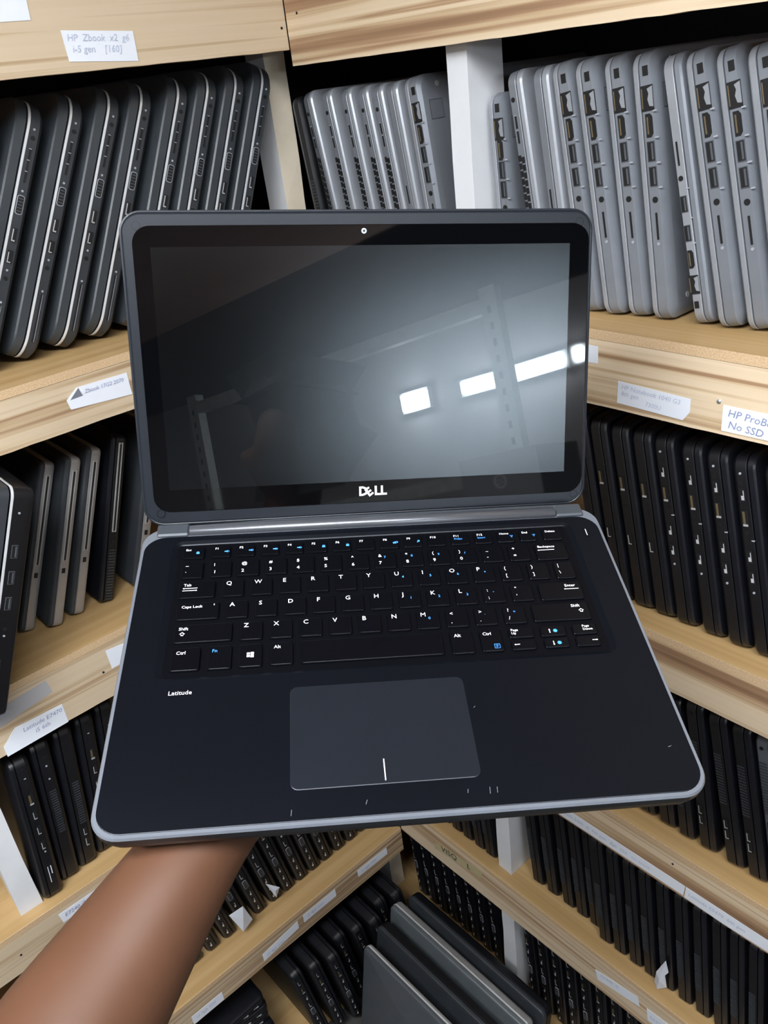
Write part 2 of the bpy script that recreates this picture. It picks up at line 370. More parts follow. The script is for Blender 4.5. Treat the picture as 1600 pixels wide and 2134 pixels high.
def port_mesh(kind, u, v, face=-.0002):
    """one opening on the front face, centred at (u, v)"""
    b = MB(); f = face
    def box(u0, u1, v0, v1, d=.0003, mi=0): b.box(u + u0, u + u1, f - d, f + .001, v + v0, v + v1, mi)
    if kind == 'usb_port':
        box(-.0034, .0034, -.0076, .0076, .0002, 1); box(-.0028, .0028, -.0069, .0069, .0004, 0); box(.0004, .0020, -.0060, .0060, .0006, 2)
        return b, ('hole', 'silver_dk', 'silver_dk')
    if kind == 'usb_port_dark':
        box(-.0030, .0030, -.0072, .0072, .0003, 0); box(-.0024, -.0014, -.0062, .0050, .0006, 1); box(-.0024, .0016, -.0066, -.0054, .0006, 1)
        return b, ('hole', 'metal')
    if kind == 'hdmi_port':
        o = [(-.0028, -.0085), (.0012, -.0085), (.0030, -.0060), (.0030, .0060), (.0012, .0085), (-.0028, .0085)]
        b.loft([[(u + p, f + .001, v + q) for p, q in o], [(u + p, f - .0003, v + q) for p, q in o]]); box(-.0016, -.0004, -.0062, .0062, .0006, 1)
        return b, ('hole', 'gold')
    if kind == 'hdmi_port_dark':
        box(-.0026, .0026, -.0078, .0078, .0003, 0); box(-.0022, -.0010, -.0060, .0066, .0006, 1); box(-.0020, .0018, -.0070, -.0054, .0006, 1)
        return b, ('hole', 'metal')
    if kind == 'ethernet_port':
        box(-.0050, .0050, -.0090, .0090, .0003, 0); o = [(.0050, -.0065), (.0018, -.0058), (.0005, -.001), (.0018, .003), (.0006, .0065), (.0050, .0080)]
        b.loft([[(u + p, f + .0005, v + q) for p, q in o], [(u + p, f - .0007, v + q) for p, q in o]], 1); box(-.0044, -.0036, -.007, .007, .0006, 2)
        return b, ('hole', 'silver_lt', 'gold')
    if kind == 'vga_port':
        o = rr(-.0040, .0040, -.0105, .0105, .0025, 4)
        b.loft([[(u + p, f + .001, v + q) for p, q in o], [(u + p, f - .0003, v + q) for p, q in o]], 1)
        o = rr(-.0033, .0033, -.0097, .0097, .002, 4); b.loft([[(u + p, f + .001, v + q) for p, q in o], [(u + p, f - .0005, v + q) for p, q in o]], 0)
        for i in range(5):
            for j in (-1, 0, 1): box(j * .0017 - .0003, j * .0017 + .0003, (i - 2) * .0034 - .0003, (i - 2) * .0034 + .0003, .0007, 1)
        return b, ('hole', 'mark')
    if kind == 'vga_port_dark':
        box(-.0036, .0036, -.009, .009, .0003, 0); box(-.0022, .0002, -.0060, .0075, .0006, 1); box(-.0026, .0024, -.0085, -.0062, .0008, 2)
        return b, ('hole', 'gold', 'metal')
    if kind == 'usb_port_glint':
        box(-.0032, .0032, -.0074, .0074, .0003, 0); box(-.0014, .0016, -.0052, -.0006, .0006, 1); box(.0008, .0016, -.0006, .005, .0006, 1)
        return b, ('hole', 'glint')
    if kind == 'audio_jack':
        b.tube([(u, f + .001, v), (u, f - .0003, v)], .0024, 12, 0, False); return b, ('hole',)
    if kind == 'indicator':
        b.tube([(u, f + .001, v), (u, f - .0004, v)], .0013, 8, 0, False); return b, ('mark',)
    if kind == 'lock_slot':
        box(-.0022, .0022, -.0034, .0034); return b, ('hole',)
    if kind == 'card_slot':
        box(-.0008, .0008, -.0105, .0105); return b, ('hole',)
    if kind == 'long_card_slot':
        box(-.0009, .0009, -.028, .028); box(.0009, .0014, -.028, .028, .0004, 1); b.tube([(u, f + .001, v + .032), (u, f - .0004, v + .032)], .0013, 8, 1, False); return b, ('hole', 'mark')
    if kind == 'slot':
        box(-.0010, .0010, -.0060, .0060); box(-.0016, .0012, .0060, .0068, .0005, 1); return b, ('hole', 'mark')
    if kind == 'port_icon':
        box(-.0016, .0016, -.0006, .0006, .0002); return b, ('mark',)
    if kind == 'vent_grille':
        for i in range(13):
            for j in (0, 1): box(-.0040 + j * .0043, -.0004 + j * .0043, (i - 6.5) * .0078 + .0008 - j * .002, (i - 6.5) * .0078 + .0068 - j * .002)
        return b, ('hole',)
    if kind == 'fine_vent':
        for i in range(18): box(-.0045, .0045, (i - 9) * .0042, (i - 9) * .0042 + .0018, .0003); 
        return b, ('char',)
    if kind == 'disc_drive':
        box(-.0032, .0032, -.062, .062, .0002, 1); box(-.0010, .0012, -.060, .060, .0005, 0); box(-.0026, -.0018, -.062, .062, .0005, 2); box(.0022, .0027, -.062, .062, .0005, 2); return b, ('hole', 'alu', 'metal')
    if kind == 'bright_edge':
        box(-.003, -.0022, -.014, .014, .0005); box(.001, .002, .0, .014, .0005); return b, ('paper',)
    raise KeyError(kind)

PROTO_N = [0]
def make_laptop(name, spec):
    """thing with lid, base and ports; local axes: x thickness, y into the shelf, z up; front face at y = 0"""
    t = empty(name)
    v, w, r = spec['v'], spec.get('w', .33), spec.get('r', .012)
    lt, bt, gap = spec['lid'], spec['base'], .0014
    flip = spec.get('flip', False)
    T = lt + bt + gap
    fx = (lambda u: T - u) if flip else (lambda u: u)
    def parts(us): return [(fx(u), i) for u, i in us]
    b = MB(); slab(b, parts([(0, .006), (.0012, .0022), (.003, .0004), (lt - .0004, 0), (lt, .0006)]), v, w, r)
    if spec.get('logo'): b.tube([(fx(-.0002), w * .5, v * .5), (fx(.001), w * .5, v * .5)], .012, 20, 1, False)
    lid = b.build('lid', [spec['lidm'], M['metal']], t, True)
    b = MB(); e = spec.get('belly', .010)
    slab(b, parts([(lt + gap - .0013, .0045), (lt + gap, .0045), (lt + gap, .0005), (lt + gap + .0005, 0), (T - bt * .30, .0003), (T - .0016, e * .45), (T, e)]), v, w, r)
    base = b.build('base', spec['basem'], t, True)
    cu = fx(lt + gap + bt * .42)
    if spec.get('trim'):
        b = MB(); u0 = lt + gap + .0002
        slab(b, parts([(u0, -.0004), (u0 + .0014, -.0006), (u0 + .0028, -.0004)]), v, w, r, n=8); b.build('chrome_trim', M['chrome'], t, True)
    for kind, f in spec['ports']:
        du = 0.
        if kind == 'port_icon': du = .0055
        pc = v * (1 - f) if not spec.get('rev') else v * f
        pb, ms = port_mesh(kind, cu + du, pc); k = spec.get('pscale', 1.)
        pb.v = [(cu + (x - cu) * k, y, pc + (zz - pc) * k) for x, y, zz in pb.v]
        pb.build(kind.replace('_dark', '').replace('_glint', ''), [M[x] for x in ms], t)
    if spec.get('flap'):
        f = spec['flap']; b = MB(); u1 = fx(T)
        s = -1 if flip else 1; vc = v * (1 - f)
        for y0, y1, z0, z1, mi, h in ((.0128, .034, vc - .0105, vc + .0105, 1, .0002), (.0133, .0335, vc - .0100, vc + .0100, 0, .0004)):
            b.box(min(u1 - s * .001, u1 + s * h), max(u1 - s * .001, u1 + s * h), y0, y1, z0, z1, mi)
        b.build('ethernet_flap', [spec['basem'], M['hole']], t)
    for sy, sz in spec.get('screws', ()):
        b = MB(); b.tube([(fx(T - .001), sy, v * sz), (fx(T + .0005), sy, v * sz)], .003, 10, 0, False); b.build('screw', M['metal'], t)
    t['T'] = T
    return t

def dup(root):
    r = root.copy(); COL.objects.link(r)
    for ch in list(root.children):
        c = ch.copy(); COL.objects.link(c); c.parent = r
        for g in list(ch.children):
            d = g.copy(); COL.objects.link(d); d.parent = c
    return r

SP = {}
P14 = [('lock_slot', .064), ('ethernet_port', .158), ('port_icon', .205), ('hdmi_port', .253), ('port_icon', .298), ('usb_port', .345), ('port_icon', .388), ('usb_port', .436), ('port_icon', .478), ('audio_jack', .522), ('card_slot', .622), ('indicator', .690)]
SP['grey'] = dict(v=.245, lid=.0075, base=.0150, lidm=M['silver_lt'], basem=M['silver'], ports=P14, pscale=1.2, flap=.158, r=.014, belly=.012, screws=((.03, .55), (.03, .08), (.03, .96)))
SP['grey_small'] = dict(SP['grey'], v=.220, base=.0135)
SP['grey_end'] = dict(SP['grey'], lid=.0085, base=.017, screws=((.03, .95),))
SP['grey_turned'] = dict(v=.243, lid=.0075, base=.0125, lidm=M['silver'], basem=M['silver_lt'], flip=True, rev=True, r=.014, belly=.008,
    ports=[('lock_slot', .085), ('ethernet_port', .165), ('hdmi_port', .265), ('port_icon', .325), ('usb_port', .365), ('port_icon', .42), ('usb_port', .475), ('port_icon', .53), ('audio_jack', .57), ('card_slot', .66)])
SP['grey_plain'] = dict(v=.242, lid=.0085, base=.0125, lidm=M['silver_lt'], basem=M['silver'], r=.014, flip=True, rev=True, ports=[('audio_jack', .40), ('card_slot', .48)])
PV = [('audio_jack', .11), ('slot', .20), ('slot', .26), ('vent_grille', .54)]
SP['grey_vent'] = dict(v=.241, lid=.0075, base=.0135, lidm=M['silver_lt'], basem=M['silver'], flip=True, ports=PV, r=.013)
SP['dark_vent'] = dict(SP['grey_vent'], lidm=M['silver_lt'], basem=M['silver_dk'])
SP['black_slim'] = dict(v=.235, lid=.006, base=.012, lidm=M['char'], basem=M['black'], ports=[('fine_vent', .6)], r=.012)
PH = [('audio_jack', .125), ('indicator', .095), ('slot', .185), ('slot', .225), ('slot', .265), ('indicator', .315), ('vga_port', .365), ('hdmi_port_dark', .475), ('usb_port_dark', .555), ('indicator', .605), ('audio_jack', .635), ('long_card_slot', .83)]
SP['black_chrome'] = dict(v=.304, w=.34, lid=.0125, base=.0195, lidm=M['slate'], basem=M['char'], trim=True, ports=PH, r=.030, belly=.012)
PB = [('indicator', .075), ('audio_jack', .12), ('usb_port_glint', .175), ('vga_port_dark', .285), ('audio_jack', .355), ('port_icon', .39), ('usb_port_glint', .47), ('usb_port_glint', .575), ('indicator', .65)]
SP['black_ports'] = dict(v=.231, lid=.0083, base=.0155, lidm=M['black_sh'], basem=M['black'], flip=True, ports=PB, r=.014, belly=.006)
SP['black_closed'] = dict(SP['black_ports'], ports=[('vga_port_dark', .30), ('audio_jack', .42), ('usb_port_dark', .6)])
SP['black_vent'] = dict(v=.230, lid=.0085, base=.0165, lidm=M['black_sh'], basem=M['black'], flip=True, ports=[('audio_jack', .07), ('fine_vent', .40), ('usb_port_dark', .70), ('usb_port_dark', .77)], r=.012)
SP['grey_ribbed'] = dict(v=.229, lid=.009, base=.017, lidm=M['silver_dk'], basem=M['silver_dk'], flip=True, ports=[('audio_jack', .06), ('fine_vent', .30), ('usb_port', .55)], r=.012)
SP['black_plain'] = dict(v=.222, lid=.008, base=.0146, lidm=M['black_sh'], basem=M['black'], flip=True, ports=[('audio_jack', .12), ('fine_vent', .58)], r=.010, belly=.008)
SP['silver_disc'] = dict(v=.234, lid=.0065, base=.0125, lidm=M['char'], basem=M['alu'], ports=[('disc_drive', .335), ('lock_slot', .655)], r=.008, belly=.002)
SP['black_disc'] = dict(v=.236, lid=.0065, base=.0150, lidm=M['black_sh'], basem=M['black'], ports=[('disc_drive', .30), ('lock_slot', .62), ('fine_vent', .82)], r=.008, belly=.004)
SP['black_big'] = dict(v=.276, w=.38, lid=.014, base=.026, lidm=M['char'], basem=M['black'], trim=True, ports=[('indicator', .10), ('usb_port', .26), ('usb_port', .37), ('usb_port', .48), ('audio_jack', .59), ('indicator', .62), ('card_slot', .76), ('indicator', .83)], r=.012, belly=.004)
SP['black_left'] = dict(v=.243, lid=.008, base=.0185, lidm=M['black_sh'], basem=M['black'], ports=[('audio_jack', .06), ('slot', .15), ('vga_port_dark', .27), ('usb_port_dark', .38), ('usb_port_dark', .49), ('usb_port_dark', .60), ('indicator', .65), ('bright_edge', .82)], r=.012, belly=.006)
SP['black_left_vent'] = dict(SP['black_left'], ports=[('audio_jack', .10), ('indicator', .16), ('indicator', .25), ('fine_vent', .48)])
SP['black_left_low'] = dict(SP['black_left'], ports=[('fine_vent', .52), ('usb_port_dark', .74), ('hdmi_port_dark', .82)])
SP['black_dots'] = dict(v=.228, lid=.0075, base=.0170, lidm=M['black_sh'], basem=M['black'], flip=True, ports=[('usb_port_dark', .12), ('vga_port_dark', .24), ('usb_port_glint', .36), ('hdmi_port_dark', .47), ('vga_port', .58), ('usb_port_glint', .70), ('usb_port_glint', .80), ('usb_port_glint', .90)], r=.012, belly=.006)
SP['silver_standing'] = dict(v=.232, w=.345, lid=.0085, base=.0165, lidm=M['teal'], basem=M['alu'], ports=[], r=.010, belly=.004, trim=True)  # pale base and trim paint the lamplight on its top edges
SP['black_standing'] = dict(v=.230, w=.345, lid=.008, base=.017, lidm=M['char'], basem=M['black'], ports=[], r=.014, belly=.004)

PROTO, USED = {}, set()
def place(kind, wall, pos, lean, label, group, rz=0., cat='laptop'):
    """stand a laptop on its edge: pos = its lower left front corner"""
    if kind not in PROTO: PROTO[kind] = make_laptop('laptop', SP[kind])
    o = PROTO[kind] if kind not in USED else dup(PROTO[kind]); USED.add(kind)
    T = PROTO[kind]['T']; a = R(lean)
    z = pos[2] + (T * math.sin(a) if lean > 0 else 0) + .0006
    o.location = (pos[0], pos[1], z); o.rotation_euler = (0, a, R(rz) + (R(90) if wall == 'L' else 0))
    return tag(o, label, cat, group)
ORD = 'first second third fourth fifth sixth seventh eighth ninth tenth eleventh twelfth thirteenth fourteenth fifteenth sixteenth seventeenth eighteenth nineteenth twentieth'.split()

# --- upper right shelf, bay between the two white posts
Z = RL[1][1]; g = 'laptops between the two white posts'
bay = [('black_slim', -.072, 7.5, 'slim black laptop leaning in the dark beside the corner post, upper right shelf'),
       ('dark_vent', -.047, 10, 'dark grey laptop with a pale lid, first with vents from the corner post'),
       ('grey_vent', -.006, 9.5, 'grey laptop with square vents, second vented one from the corner post'),
       ('grey_vent', .033, 9.3, 'grey laptop with square vents, third vented one from the corner post'),
       ('grey_vent', .0655, 9.6, 'grey laptop with square vents, fourth vented one from the corner post'),
       ('grey_vent', .0925, 9.3, 'grey laptop with square vents, nearest of the vented ones to the middle white post'),
       ('grey_plain', .119, 8.8, 'worn grey laptop without vents, between the vented ones and the last grey one'),
       ('grey_end', .151, 8.0, 'grey laptop showing its smooth underside and network flap beside the middle white post')]
for kind, xt, lean, lab in bay:
    v = SP[kind]['v']; place(kind, 'R', (xt + math.tan(R(lean)) * v, .040, Z), -lean, lab, g)
# --- upper right shelf, bay right of the white post
g = 'grey laptops right of the middle white post'
row = [('grey_small', .294, .040, 3.5, 'short grey laptop right beside the middle white post, lowest of its row'),
       ('grey_vent', .345, .040, 9.2, 'grey laptop with square vents, right of the short one at the middle white post'),
       ('grey_plain', .376, .040, 8.5, 'grey laptop with few openings, third right of the middle white post'),
       ('grey', .405, .040, 9.4, 'grey laptop with a network flap, fourth right of the middle white post'),
       ('grey', .4325, .040, 9.4, 'grey laptop behind the upper right lid corner, fifth right of the middle white post'),
       ('grey', .4585, .046, 8.7, 'grey laptop on the upper right shelf, first fully seen right of the open lid'),
       ('grey', .486, .047, 8.2, 'grey laptop with a dark underside, left of the wide gap on the upper right shelf'),
       ('grey_turned', .530, .050, 12.0, 'grey laptop standing upside down with its ports low, right of the wide gap'),
       ('grey', .5565, .049, 12.6, 'grey laptop just right of the upside down one, upper right shelf'),
       ('grey', .5835, .053, 12.8, 'second grey laptop from the right edge of the photo, upper right shelf'),
       ('grey_end', .611, .054, 12.8, 'grey laptop cut by the right edge of the photo, upper right shelf')]
for kind, x, y, lean, lab in row: place(kind, 'R', (x, y, Z), -lean, lab, g)
# --- second right shelf
Z = RL[2][1]; g = 'black laptops on the second right shelf'
xs = [(.436, 10), (.4635, 10.3), (.492, 10.5), (.520, 10.6), (.5475, 10.8), (.580, 11), (.610, 11.5), (.640, 12), (.672, 12)]
for k, (x, ln) in enumerate(xs):
    kind = 'black_closed' if k < 4 else 'black_ports'
    place(kind, 'R', (x, .025, Z), -ln, f'black laptop on the shelf below the grey ones, {ORD[k]} from the open lid rightwards', g)
# --- third right shelf
Z = RL[3][1]; g = 'laptops on the third right shelf'
it = [('black_vent', .512, 9, 'leftmost black laptop on the third right shelf, half behind the held laptop'),
      ('black_vent', .542, 9, 'second black laptop from the front corner of the held laptop, third right shelf'),
      ('black_plain', .571, 9, 'plain black laptop, fourth left of the ribbed grey one, third right shelf'),
      ('black_vent', .600, 9.4, 'black laptop with fine vents, third left of the ribbed grey one, third right shelf'),
      ('black_vent', .636, 11.2, ''),
      ('black_vent', .665, 11.2, 'black laptop with fine vents right beside the ribbed grey one, third right shelf'),
      ('grey_ribbed', .694, 11.4, 'dark grey ribbed laptop cut by the right edge of the photo, third right shelf')]
it[4] = (*it[4][:3], 'black laptop with fine vents, second left of the ribbed grey one, third right shelf')
for kind, x, ln, lab in it: place(kind, 'R', (x, .024, Z), -ln, lab, g)
# --- fourth right shelf
Z = RL[4][1]; g = 'black laptops on the fourth right shelf'
for k, x in enumerate([.100, .130, .158, .187, .213]):
    place('black_plain', 'R', (x, .020, Z), -5, f'plain black laptop left of the lower white post, fourth right shelf, {ORD[4 - k]} from that post', g)
xs = [.309, .340, .3725, .4, .4265, .453, .480, .508, .534, .5625, .591, .619, .647, .672, .698, .725]
for k, x in enumerate(xs):
    place('black_plain', 'R', (x, .022 + (.012 if k < 5 else 0), Z), -5.6, f'plain black laptop right of the lower white post, fourth right shelf, {ORD[k]} from that post', g)
# --- bottom right shelf, behind the standing ones
Z = RL[5][1]; g = 'black laptops in the dark bottom right shelf'
for k, x in enumerate([-.028 + .0315 * i for i in range(8)]):
    place('black_dots', 'R', (x, .045, Z), -4, f'black laptop in the dark bottom right shelf, left bay, {ORD[k]} from the corner', g)
for k, x in enumerate([.287 + .031 * i for i in range(10)]):
    place('black_dots', 'R', (x + .010, .030, Z), -4, f'black laptop in the dark bottom right shelf, right bay, {ORD[k]} from the post', g)
# --- upper left shelf
Z = LL[1][1]; g = 'black laptops with silver lines on the upper left shelf'
ys = [(-.512, 28.5, -.060), (-.462, 28.8, -.060), (-.412, 28.6, -.062), (-.362, 27.8, -.062), (-.315, 27.0, -.064), (-.266, 26.0, -.054), (-.222, 25, -.050), (-.178, 24.4, -.050), (-.135, 24, -.050)]
labs = ['cut by the photo edge', 'second from the left edge', 'third from the left edge', 'fourth from the left edge', 'fifth from the left edge',
        'fourth from the corner post', 'third from the corner post', 'second from the corner post', 'leaning on the corner post']
for (y, ln, x), lb in zip(ys, labs):
    place('black_chrome', 'L', (x, y - .012 * math.cos(R(ln)) + .004, Z), ln, f'charcoal laptop with a silver line on the upper left shelf, {lb}', g)
# --- second left shelf
Z = LL[2][1]; g = 'laptops on the second left shelf'
place('black_big', 'L', (.062, -.622, Z), 24.5, 'big black laptop with a silver line jutting out at the left edge', g)
for (y, x, ln, kind, lb) in [(-.512, -.088, 24, 'silver_disc', 'silver sided laptop right beside the big black jutting one'), (-.481, -.068, 23, 'silver_disc', 'silver sided laptop, middle of three on the second left shelf'),
                       (-.449, -.072, 22.5, 'silver_disc', 'silver sided laptop left of the black one with a silver disc drive'), (-.408, -.068, 20.5, 'black_disc', 'black laptop with a silver disc drive on the second left shelf'),
                       (-.356, -.070, 21, 'silver_disc', 'silver sided laptop half hidden by the left edge of the open lid')]:
    place(kind, 'L', (x, y, Z), ln, lb, g)
# --- third left shelf
Z = LL[3][1]; g = 'black laptops on the third left shelf'
for (y, x, ln, kind, lb) in [(-.620, -.012, 5.5, 'black_left', 'black laptop with a pale low mark right beside the white post, third left shelf'), (-.590, -.024, 6, 'black_left_vent', 'black laptop with fine vents, second from the white post, third left shelf'),
                       (-.561, -.027, 7, 'black_left_low', 'black laptop with low ports, third from the white post, third left shelf'), (-.531, -.03, 7.5, 'black_left', 'black laptop fourth from the white post, left of the held laptop'),
                       (-.500, -.034, 7.5, 'black_left_vent', 'black laptop fifth from the white post, against the side of the held laptop')]:
    place(kind, 'L', (x, y, Z), ln, lb, g)
# --- fourth left shelf
Z = LL[4][1]; g = 'black laptops above the labelled board right of the forearm'
ys = [-.455, -.420, -.386, -.352, -.319, -.285, -.254, -.223, -.193, -.162, -.130, -.099, -.068]
for k, y in enumerate(ys):
    place('black_dots', 'L', (-.045, y, Z), -9, f'black laptop with glinting ports right of the forearm, {ORD[len(ys) - 1 - k]} from the corner', g)
# --- bottom left: standing row and a flat stack
g = 'black laptops in the dark bottom left corner'
for k, y in enumerate([-.285, -.250, -.215, -.180, -.145, -.110, -.075, -.04]):
    place('black_dots', 'L', (.025 + .012 * (k % 3), y, .018), -8, f'black laptop standing in the dark bottom left shelf, {ORD[7 - k]} from the corner', g)
SP['black_flat'] = dict(SP['black_dots'])
z = .018
for k in range(7):
    if 'black_flat' not in PROTO: PROTO['black_flat'] = make_laptop('laptop', SP['black_flat'])
    o = PROTO['black_flat'] if k == 0 else dup(PROTO['black_flat'])
    T = PROTO['black_flat']['T']
    o.rotation_euler = Euler((0, R(-90), R(90 + random.uniform(-4, 4))), 'XYZ'); o.location = (-.01 + random.uniform(-.012, .012), -.356 + random.uniform(-.004, .004), z + .0005)
    tag(o, f'black laptop lying flat in the bottom left pile, {ORD[k]} from the floor', 'laptop', 'flat pile of black laptops'); z += T + .001
# --- laptops standing on the floor in front of the right shelves
g = 'laptops standing on the floor in the corner'
def floor_laptop(kind, xl, ytop, lean, label):
    if kind not in PROTO: PROTO[kind] = make_laptop('laptop', SP[kind])
    o = PROTO[kind] if kind not in USED else dup(PROTO[kind]); USED.add(kind)
    v, w, T = SP[kind]['v'], SP[kind]['w'], PROTO[kind]['T']; a = R(lean)
    o.location = (xl + w, ytop - v * math.sin(a), T * math.sin(a) + .0006); o.rotation_euler = (0, a, R(90)); tag(o, label, 'laptop', g)
floor_laptop('black_standing', .045, -.040, 10, 'dark laptop standing against the bottom right shelf behind the silver one')
floor_laptop('silver_standing', .037, -.082, 10, 'silver grey laptop standing below the corner post')
floor_laptop('black_standing', .048, -.128, 10, 'dark laptop standing between the silver grey one and the front one')
SP['grey_standing'] = dict(SP['silver_standing'], lidm=M['silver_dk'], trim=True, lid=.007, base=.010)
floor_laptop('grey_standing', .064, -.176, 11, 'dark grey laptop with a bright rim, nearest of those standing on the floor')

# loose papers
def note(name, wall, pts, lab, depth):
    n = len(pts); P = (lambda a, z, d: (a, d, z)) if wall == 'R' else (lambda a, z, d: (d, a, z))
    cx = sum(p[0] for p in pts) / n; cz = sum(p[1] for p in pts) / n
    f = [P(a, z, depth + (.004 if i % 2 else 0)) for i, (a, z) in enumerate(pts)]; c = P(cx, cz, depth + (-.006 if wall == 'R' else .006))
    off = Vector(P(0, 0, .0005)) if wall == 'L' else Vector((0, -.0005, 0))
    b = MB(); vs = f + [c] + [Vector(p) - off for p in f] + [Vector(c) - off]
    fs = [(i, (i + 1) % n, n) for i in range(n)] + [(n + 1 + (i + 1) % n, n + 1 + i, 2 * n + 1) for i in range(n)] + [(i, n + 1 + i, n + 1 + (i + 1) % n, (i + 1) % n) for i in range(n)]
    b.add(vs, fs); return tag(b.build(name, M['paper']), lab, 'paper')
note('paper_note', 'R', [(.5735, .518), (.577, .489), (.5735, .486), (.576, .452), (.563, .438), (.556, .444), (.560, .478)], 'crumpled white paper stuck between black laptops on the fourth right shelf', .0145)
note('paper_note', 'L', [(-.373, .431), (-.346, .433), (-.334, .382), (-.358, .376)], 'white paper slip right beside the forearm, in front of black laptops', -.030)
note('paper_note', 'L', [(-.293, .437), (-.270, .409), (-.279, .386)], 'small white paper corner stuck between black laptops above the labelled board', -.032)

# ------------------------------------------------------------------ the held laptop
LM = Matrix(((0.59675522, -0.76480553, 0.24280798), (0.79624275, 0.60188254, -0.06111382), (-0.09940169, 0.22980408, 0.9681474)))
LO = Vector((0.41859068, -0.50033519, 1.42285804))
L4 = Matrix.Translation(LO) @ LM.to_4x4()
lap = empty('open_laptop'); lap.matrix_world = L4
tag(lap, 'open black laptop with a grey rim held up on one hand', 'laptop')
BW, BD = .333, .2386
def ring(x0, x1, y0, y1, r, z, n=8): return [(x, y, z) for x, y in rr(x0, x1, y0, y1, r, n)]
b = MB()
b.loft([ring(.012, BW - .012, -BD + .012, -.012, .012, -.0155), ring(.003, BW - .003, -BD + .003, -.003, .014, -.0135), ring(.0003, BW - .0003, -BD + .0003, 0, .016, -.006), ring(0, BW, -BD, 0, .016, -.0014),
        ring(.0008, BW - .0008, -BD + .0008, -.0005, .0155, 0), ring(.0030, BW - .0030, -BD + .0031, -.0102, .0142, 0), ring(.0034, BW - .0034, -BD + .0035, -.0106, .0138, -.006)])
nr = 36
for i in range(len(b.m)):
    if i < nr * 3: b.m[i] = 1
b.m[-2] = 1
base = b.build('base_shell', [M['rim'], M['shell_dk']], lap)
for i, (x, y) in enumerate(((.03, -.03), (.303, -.03), (.03, -.21), (.303, -.21))):
    bb = MB(); bb.tube([(x, y, -.0152), (x, y, -.0172)], .006, 14, 0, False); bb.build('rubber_foot', M['rubber'], base)
# palm rest with the keyboard recess
b = MB()
KX0, KX1, KY0, KY1 = .0268, .3065, -.1362, -.0185
b.loft([ring(.0026, BW - .0026, -BD + .0027, -.0098, .0145, -.0006), ring(.0026, BW - .0026, -BD + .0027, -.0098, .0145, .0003), ring(.0030, BW - .0030, -BD + .0031, -.0102, .0142, .0005),
        ring(KX0 - .0045, KX1 + .0045, KY0 - .0030, KY1 + .0035, .008, .0005), ring(KX0 - .0015, KX1 + .0015, KY0 - .0012, KY1 + .0008, .004, -.0004), ring(KX0, KX1, KY0, KY1, .003, -.0009)], cap0=False, cap1=False)
b.text('Latitude', .0043, (.0323, -.1497, .0006), (1, 0, 0), (0, 1, 0), 1, bold=0.)
for x, y, a, l in ((.3187, -.2078, 20, .0012), (.2127, -.1723, 45, .0008), (.2, -.226, 80, .0012), (.145, -.228, 70, .0014), (.212, -.2265, 85, .0020), (.216, -.2265, 85, .0018), (.105, -.231, 85, .0018)):
    c, s = math.cos(R(a)), math.sin(R(a)); w = .00018
    b.add([(x - c * l - s * w, y - s * l + c * w, .00056), (x - c * l + s * w, y - s * l - c * w, .00056), (x + c * l + s * w, y + s * l - c * w, .00056), (x + c * l - s * w, y + s * l + c * w, .00056)], [(0, 1, 2, 3)], 2)
b.build('palm_rest', [M['deck'], M['legend'], M['scuff']], lap)
b = MB(); b.loft([ring(.318, .3225, -.0325, -.0225, .002, .0003), ring(.318, .3225, -.0325, -.0225, .002, .0008)], 0)
b.box(.3198, .3203, -.031, -.0245, .0008, .0009, 1); b.build('power_button', [M['deck'], M['legend']], lap)
# touchpad
b = MB(); b.loft([ring(.1045, .2090, -.2182, -.1498, .0045, .0003), ring(.1045, .2090, -.2182, -.1498, .0045, .0007), ring(.1049, .2086, -.2178, -.1502, .0042, .0009)])
b.box(.1560, .1566, -.2162, -.2028, .0009, .00098, 1); b.build('touchpad', [M['pad'], M['legend']], lap)
# keyboard
tray = MB().box(KX0 - .001, KX1 + .001, KY0 - .001, KY1 + .0008, -.0030, -.00085).build('keyboard', M['tray'], lap)
KZ = .0010
def key(x0, x1, yt, yb, legs=(), extra=None):
    x0, x1, yt, yb = (q / 1000 for q in (x0, x1, yt, yb)); b = MB(); r = .0016
    b.loft([ring(x0, x1, yb, yt, r, -.0008, 3), ring(x0, x1, yb, yt, r, KZ - .0005, 3), ring(x0 + .0002, x1 - .0002, yb + .0002, yt - .0002, r, KZ - .00015, 3), ring(x0 + .0006, x1 - .0006, yb + .0006, yt - .0006, r, KZ, 3)])
    z = KZ + .00008
    for txt, dx, dy, size, mi, bold in legs:
        b.text(txt, size / 1000, (x0 + dx / 1000, yt + dy / 1000, z), (1, 0, 0), (0, 1, 0), mi, bold)
    if extra: extra(b, x0, x1, yt, yb, z)
    return b.build('key', [M['key'], M['legend'], M['blue']], tray)
def arrow(b, x, y, z, l, ang, mi=1, w=.00028, head=.0009):
    c, s = math.cos(R(ang)), math.sin(R(ang))
    T = lambda u, v: (x + c * u - s * v, y + s * u + c * v, z)
    b.add([T(0, -w), T(l - head, -w), T(l - head, w), T(0, w)], [(0, 1, 2, 3)], mi); b.add([T(l - head, -head * .8), T(l, 0), T(l - head, head * .8)], [(0, 1, 2)], mi)
def quad(b, x0, x1, y0, y1, z, mi): b.add([(x0, y0, z), (x1, y0, z), (x1, y1, z), (x0, y1, z)], [(0, 1, 2, 3)], mi)
LB = .007
def blue_dot(txt, dx=6.6, dy=-6.4): return (txt, dx, dy, 3.0, 2, .01)
